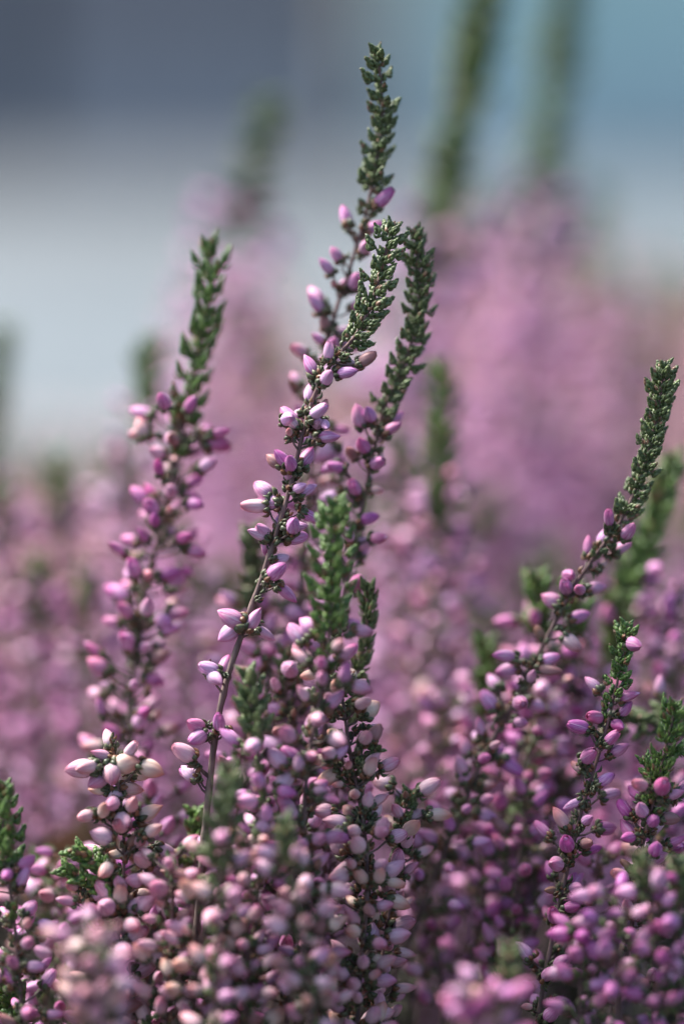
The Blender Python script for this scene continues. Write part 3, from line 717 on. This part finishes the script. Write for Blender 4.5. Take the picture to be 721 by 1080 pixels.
# ================================================================ middle, just behind
MIDS = [
 ('blurred dark sprig left of the large right tip, green upper half', [(706,487),(697,530),(682,575),(660,620),(645,680),(630,750),(616,820)], (0.030,0.034), (190,40,1.5), (120,380), 2.6, M_LEAFB, 0.2),
 ('blurred upright sprig with a long dark tip right of the centre', [(464,385),(465,430),(464,490),(461,560),(456,640),(450,720),(446,800)], (0.050,0.050), (165,44,1.3), (130,460), 4.6, M_LEAFB, 0.4),
 ('blurred sprig with a green tip left of the pointed green tip', [(158,362),(156,400),(150,450),(142,520),(136,600),(130,700)], (0.075,0.075), (80,36,1.3), (70,380), 2.8, M_LEAFB, 0.55),
 ('small dark green tip half hidden by the bare woody stem', [(266,562),(268,600),(268,660),(262,740)], (0.020,0.022), (78,30,1.3), (80,220), 2.4, M_LEAF, 0.3),
 ('small green tip peeping up left of the long leaning sprig', [(511,682),(512,720),(508,770),(500,850)], (0.028,0.030), (55,28,1.5), (55,220), 3.4, M_LEAFB, 0.25),
 ('small green tip behind the middle of the long leaning sprig', [(566,612),(568,650),(566,700),(560,790)], (0.022,0.026), (60,34,1.6), (55,230), 3.4, M_LEAFB, 0.25),
 ('faint green tip right of the middle of the long leaning sprig', [(604,628),(606,670),(600,730),(590,800)], (0.022,0.026), (60,34,1.6), (55,230), 3.4, M_LEAFB, 0.25),
 ('dark green tip among shadowed buds, lower right of centre', [(548,852),(545,890),(540,940),(536,1010)], (0.020,0.022), (60,28,1.4), (60,200), 2.8, M_LEAFB, 0.25),
 ('leafy horizontal sprig reaching in from the right edge', [(640,765),(668,762),(700,760),(740,770),(775,800)], (0.014,0.014), (110,34,1.4), (60,90), 1.6, M_LEAF, 0.25),
 ('blurred pink bud sprig on the far left, small green top', [(66,480),(64,520),(62,590),(60,680),(60,780)], (0.100,0.100), (60,34,1.3), (60,320), 3.4, M_LEAFB, 0.45),
 ('blurred bud sprig left of the lower left stout sprig', [(38,590),(38,640),(40,720),(44,800),(48,900)], (0.070,0.065), (50,30,1.4), (50,300), 4.0, M_LEAFB, 0.35),
 ('blurred bud sprig at the left edge behind the corner tip', [(4,520),(6,600),(8,700),(12,800)], (0.080,0.075), (20,30,1.4), (16,300), 4.0, M_LEAFB, 0.4),
 ('blurred bud sprig between the two left sprigs', [(92,600),(92,660),(90,740),(90,840)], (0.060,0.056), (30,26,1.4), (25,260), 4.2, M_LEAFB, 0.35),
 ('small olive tip above the orange leaf at lower left', [(44,905),(46,940),(48,1000),(50,1080)], (0.022,0.020), (26,26,1.4), (25,180), 4.0, M_LEAFB, 0.3),
 ('blurred bud sprig right of the left sprig stem', [(196,560),(196,620),(194,700),(190,800)], (0.055,0.050), (20,22,1.3), (15,280), 3.6, M_LEAF, 0.4),
 ('pink bud sprig behind the bare stem, left of centre', [(282,640),(284,700),(286,780),(286,880)], (0.024,0.020), None, (0,330), 4.4, M_LEAF, 0.35),
 ('pink bud sprig right behind the broad centre tip', [(330,590),(330,650),(328,720),(326,820)], (0.028,0.026), None, (0,330), 4.0, M_LEAF, 0.4),
 ('pale blurred bud sprig right of the tiny dark shoot', [(420,470),(422,540),(424,620),(424,720),(420,830)], (0.070,0.060), (16,22,1.3), (16,400), 3.8, M_LEAF, 0.5),
 ('blurred bud sprig between the centre and the leaning sprig', [(478,580),(478,640),(474,720),(468,820)], (0.060,0.055), None, (0,300), 4.2, M_LEAF, 0.45),
 ('lilac bud sprig behind the foot of the leaning sprig', [(470,735),(464,790),(456,860),(450,940)], (0.030,0.026), None, (0,280), 4.4, M_LEAF, 0.45),
 ('bud sprig crossing low behind the leaning sprig', [(588,690),(572,740),(552,800),(532,860),(515,930)], (0.020,0.018), None, (0,300), 4.4, M_LEAF, 0.3),
 ('reddish bud sprig behind the upright right sprig', [(620,720),(606,780),(590,840),(575,900)], (0.026,0.022), None, (0,250), 4.2, M_LEAF, 0.25),
 ('magenta bud sprig between the leaning and upright sprigs', [(560,780),(556,840),(548,900),(540,980)], (0.016,0.012), None, (0,280), 4.0, M_LEAF, 0.25),
 ('shadowed bud sprig low behind the pale stemmed sprig', [(440,860),(444,930),(462,1000),(466,1080)], (0.020,0.018), None, (0,200), 2.6, M_LEAF, 0.3),
 ('shadowed bud sprig in the dark gap at bottom right', [(508,880),(506,930),(502,990),(500,1080)], (0.030,0.030), None, (0,180), 3.0, M_LEAF, 0.3),
 ('pink bud sprig at the right edge behind the small fresh tip', [(716,620),(714,690),(708,770),(700,860)], (0.030,0.028), None, (0,300), 4.0, M_LEAF, 0.3),
 ('pink bud sprig right of the upright right sprig', [(690,650),(684,720),(676,800),(668,880)], (0.040,0.036), None, (0,280), 3.6, M_LEAF, 0.35),
 ('pink bud sprig below the small fresh tip at right', [(700,830),(698,880),(694,940),(690,1020)], (0.010,0.008), None, (0,230), 4.0, M_LEAF, 0.3),
 ('bud sprig below the upright right sprig near the bottom', [(630,900),(626,950),(620,1010),(616,1080)], (0.010,0.008), None, (0,200), 4.0, M_LEAF, 0.3),
 ('bud sprig behind the stout budded sprig, on its right', [(160,840),(158,890),(156,950),(154,1050)], (0.014,0.010), None, (0,250), 4.0, M_LEAF, 0.35),
 ('bud sprig between the stout budded sprig and left edge', [(66,900),(66,950),(66,1010),(66,1080)], (0.014,0.010), None, (0,200), 4.0, M_LEAF, 0.35),
 ('bud sprig behind the lower centre beside a green tip', [(206,860),(206,910),(204,970),(202,1050)], (0.008,0.008), (34,22,1.3), (40,230), 4.0, M_LEAFB, 0.35),
 ('crowded bud sprig behind the blurred dark green tip', [(248,800),(250,860),(250,930),(250,1020)], (0.010,0.008), None, (0,260), 3.6, M_LEAF, 0.35),
 ('crowded bud sprig behind the pale grey stem', [(345,830),(348,880),(350,950),(352,1040)], (0.012,0.010), None, (0,240), 4.2, M_LEAF, 0.4),
]
for lab, pts, dz, leaf, fl, dens, lm, pale in MIDS:
    if pts[0][1] > 650: dens *= 0.85
    sprig(lab, pts, dz, leaf=leaf, flower=fl, dens=dens, step=0.0036, ped=(0.001, 0.0048), group=G_MID, tier=2, lmat=lm, pale=pale, cream=0.15)

# ================================================================ back rows: a few sprig shapes, copied with all their parts
def back_proto(k, h, leaf_h, fl_h, lean):
    """unit sprig standing on the origin"""
    root = bpy.data.objects.new('heather_sprig', None); COL.objects.link(root); root.empty_display_size = 0.01
    pts = [Vector((lean * (1 - i / 6) ** 1.6, lean * 0.2 * (1 - i / 6), h * (1 - i / 6))) for i in range(7)]
    path = Path(pts)
    st = MB(); m = 30
    tube(st, [path.at(path.L * (1 - i / (m - 1))) for i in range(m)], [0.0009 * (1 - 0.6 * i / (m - 1)) for i in range(m)], 6)
    lf = MB(); leafy(lf, path, 0, leaf_h, 0.0054, 0.0017, LEAF_LOW, node_step=0.0015, tiers=3)
    fb = MB(); d = leaf_h * 0.9; q = 0
    while d < leaf_h + fl_h:
        for j in range(4):
            ph = q + j * 1.57 + random.uniform(-.5, .5); sd = path.side(d, ph); u = path.up(d); pl = random.uniform(.001, .0052)
            el = random.uniform(-.2, 1.0); L = 0.0037 * random.uniform(.85, 1.1)
            o = path.at(d + random.uniform(-.0015, .0015)) + (sd + u * .4).normalized() * pl
            v, f, a = _lb; a = a.copy(); a[:, 2] = random.random()
            bd = sd * math.cos(el) + u * math.sin(el)
            fb.add((v * L) @ frame(bd, sd).T + np.array(o), f, a)
        if random.random() < 0.5: rosette(lf, path.at(d), path.side(d, q) + path.up(d), 0.0011, LEAF_LOW, 2)
        d += 0.0034; q += 0.9
    st.build('stem', [M_BARK], root); lf.build('leafy_tip', [M_LEAF if k % 2 else M_LEAFB], root)
    o = fb.build('flower_buds_mass', [M_BUD], root); o.name = 'flower_spike'; o['kind'] = 'stuff'; o.color = (0.06, 0.12, 0.62, 1)
    return root, h
PROTOS = [back_proto(0, 0.20, 0.030, 0.10, 0.02), back_proto(1, 0.20, 0.012, 0.12, -0.015), back_proto(2, 0.20, 0.045, 0.09, 0.03),
          back_proto(3, 0.20, 0.008, 0.11, 0.0), back_proto(4, 0.20, 0.022, 0.12, -0.03)]
used = [False] * len(PROTOS)
def place_back(k, x, y, h, rz, label, group=G_BACK, fat=1.0):
    src, hh = PROTOS[k]
    if used[k]:
        r = src.copy(); COL.objects.link(r)
        for ch in src.children:
            c = ch.copy(); COL.objects.link(c); c.parent = r
    else: r = src; used[k] = True
    r.location = (x, y, 0); r.rotation_euler = (0, 0, rz); s = h / hh; r.scale = (fat, fat, s)
    tag(r, label, 'heather sprig', group)
    return r
def tip_at(px, py, dz, k, label, fat=1.0, rz=0.0):
    p = P(px, py, dz); src, hh = PROTOS[k]
    lean = [0.02, -0.015, 0.03, 0.0, -0.03][k] * fat
    place_back(k, p.x - lean * (math.cos(rz) - 0.2 * math.sin(rz)), p.y - lean * (math.sin(rz) + 0.2 * math.cos(rz)), p.z, rz, label, fat=fat)
tip_at(283, 112, 0.135, 4, 'tall blurred green tip over a pink column, left of centre', 1.4, 2.5)
tip_at(262, 330, 0.16, 4, 'blurred pink column beside the tall left of centre one')
tip_at(526, -60, 0.115, 2, 'darkest tall blurred green tip at the top, right of centre', 1.45, 0.35)
tip_at(606, -70, 0.17, 2, 'paler tall blurred green tip at the top right', 1.35, 0.8)
tip_at(628, 205, 0.25, 2, 'faint wide blurred green tip below the paler top right tip', 1.4)
tip_at(694, 345, 0.22, 2, 'faint blurred green tip behind the knobbly right edge tip', 1.2)
tip_at(2, 350, 0.12, 0, 'blurred green tip at the left edge, middle height')
tip_at(480, 250, 0.20, 1, 'blurred magenta column below the darkest top tip')
tip_at(545, 215, 0.22, 1, 'hazy pink column between the two tallest blurred tips', 1.3)
tip_at(640, 290, 0.2, 3, 'hazy pink column above the long leaning right sprig', 1.3)
# rows of further sprigs, thinning into a pink mass
LIM = [(-50, 480), (60, 490), (130, 500), (190, 430), (235, 275), (290, 280), (330, 400), (400, 380), (440, 270), (490, 225), (580, 225), (640, 280), (690, 300), (780, 300)]
def lim(px):
    return float(np.interp(px, [a for a, b in LIM], [b for a, b in LIM]))
ZONES = ['at the left edge', 'on the left', 'left of centre', 'in the centre', 'right of centre', 'on the right', 'at the right edge']
cnt = {}
for ri, (dz, n, extra) in enumerate([(0.11, 22, 190), (0.15, 22, 150), (0.20, 22, 110)]):
    for i in range(n):
        px = -30 + 780 * (i + random.uniform(0.1, 0.9)) / n
        p = P(px, lim(px) + extra * (1.8 if px > 470 else 1) + random.uniform(-15, 90), dz + random.uniform(-0.02, 0.02))
        p.z = max(0.06, min(0.25, p.z))
        zn = ZONES[max(0, min(6, int(px / 721 * 7)))]
        cnt[(ri, zn)] = cnt.get((ri, zn), 0) + 1
        lab = '%s blurred pink sprig %s in the %s hazy row' % (['first', 'second', 'third', 'fourth', 'fifth', 'sixth'][cnt[(ri, zn)] - 1], zn, ['nearest', 'second', 'third'][ri])
        place_back(random.choice((0, 1, 3, 3, 4, 1)), p.x, p.y, p.z, random.uniform(-0.5, 0.5) + (math.pi if random.random() < .3 else 0), lab, fat=random.uniform(1.0, 1.2))

# the rest of the bed, far behind, where single sprigs can no longer be told apart
def tiny_bud():
    V = []; A = []
    for i, r in enumerate((0.10, 0.27, 0.25, 0.04)):
        for j in range(5):
            th = j * 1.2566; V.append((r * math.cos(th), r * math.sin(th), i / 3)); A.append((0.5 * math.sin(th), i / 3, 0))
    return np.array(V), grid_faces(4, 5, True), np.array(A)
TB = tiny_bud()
fl = MB(); gr = MB()
for dz, n in ((0.27, 30), (0.34, 32), (0.42, 32), (0.50, 32), (0.60, 32), (0.72, 30), (0.86, 30), (1.0, 30)):
    for i in range(n):
        px = -60 + 840 * (i + random.uniform(0.0, 1.0)) / n
        p = P(px, lim(px) + random.uniform(-15, 60), dz + random.uniform(-0.05, 0.05))
        p.z = max(0.06, min(0.25, p.z))
        b = p + Vector((random.uniform(-.02, .02), random.uniform(-.02, .02), 0)); b.z = 0
        path = Path([p, p.lerp(b, 0.5), b])
        tube(gr, [path.at(path.L * (1 - k / 9)) for k in range(10)], [0.0006] * 10, 4, mi=1)
        g = random.uniform(0.002, 0.012); leafy(gr, path, 0, g, 0.0042, 0.0019, LEAF_LOW, node_step=0.0024, tiers=2)
        d = g
        while d < g + random.uniform(0.09, 0.13):
            for j in range(4):
                sd = path.side(d, random.random() * 6.28); u = path.up(d)
                bd = (sd + u * random.uniform(-.1, 1)).normalized(); v, f, a = TB; a = a.copy(); a[:, 2] = random.random()
                fl.add((v * 0.0042) @ frame(bd, sd).T + np.array(path.at(d) + sd * random.uniform(.001, .009)), f, a)
            d += 0.0040
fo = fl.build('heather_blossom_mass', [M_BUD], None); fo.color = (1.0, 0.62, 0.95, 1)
tag(fo, 'smooth pink blur of countless heather flowers at the back of the bed', 'heather', kind='stuff')
go = gr.build('heather_foliage_mass', [M_LEAFB, M_BARK], None)
tag(go, 'green and brown foliage and stems within the far pink blur', 'heather', kind='stuff')

# added old foliage and twigs, coloured dark to stand for shade between the stems
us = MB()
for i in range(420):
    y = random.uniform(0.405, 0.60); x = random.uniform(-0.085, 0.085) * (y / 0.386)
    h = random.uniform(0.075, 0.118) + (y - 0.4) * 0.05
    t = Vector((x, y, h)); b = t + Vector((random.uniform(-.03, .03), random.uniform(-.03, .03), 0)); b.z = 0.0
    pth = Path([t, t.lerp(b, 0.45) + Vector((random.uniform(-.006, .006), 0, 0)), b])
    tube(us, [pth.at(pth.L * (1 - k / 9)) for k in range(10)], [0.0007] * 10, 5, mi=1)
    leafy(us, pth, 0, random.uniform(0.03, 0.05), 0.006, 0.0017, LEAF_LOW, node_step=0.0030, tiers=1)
uo = us.build('understory_shade_fill', [M_OLDLEAF_SHADE, M_OLDBARK_SHADE], None)
tag(uo, 'added old foliage and twigs, coloured dark as shade between the heather stems', 'heather', kind='stuff')

# ================================================================ small things
M_DEAD = noise_material('dead_leaf', (0.20, 0.075, 0.025), (0.30, 0.12, 0.04), 60, 0.6)
def dead_leaf(x, y, z, rot, L, label):
    V = []; F = []; nu, nv = 9, 17
    for s in (0, 1):
        for i in range(nv):
            t = i / (nv - 1)
            wv = L * 0.34 * (math.sin(math.pi * t ** 0.8) ** 0.8) * (1 + 0.22 * math.sin(t * 19)) + 0.0004
            for j in range(nu):
                u = -1 + 2 * j / (nu - 1)
                V.append((t * L, u * wv, 0.18 * L * math.sin(t * 3) + abs(u) * wv * 0.5 + 0.0015 * math.sin(9 * u + 8 * t) - s * 0.00035))
    for i in range(nv - 1):
        for j in range(nu - 1):
            a = i * nu + j; F.append((a, a + 1, a + nu + 1, a + nu)); b = a + nv * nu; F.append((b, b + nu, b + nu + 1, b + 1))
    n = nv * nu
    rim = [i * nu for i in range(nv)] + [(nv - 1) * nu + j for j in range(1, nu)] + [i * nu + nu - 1 for i in range(nv - 2, -1, -1)] + list(range(nu - 2, 0, -1))
    for a, b in zip(rim, rim[1:] + rim[:1]): F.append((a, b, b + n, a + n))
    me = bpy.data.meshes.new('dead_leaf'); me.from_pydata(V, [], F); me.materials.append(M_DEAD)
    for p in me.polygons: p.use_smooth = True
    o = bpy.data.objects.new('dead_leaf', me); COL.objects.link(o); o.location = (x, y, z); o.rotation_euler = rot
    tag(o, label, 'dead leaf')
q = P(30, 915, 0.07)
dead_leaf(q.x, q.y, q.z, (R(60), R(5), R(-10)), 0.022, 'blurred orange brown dead leaf caught between sprigs at lower left')
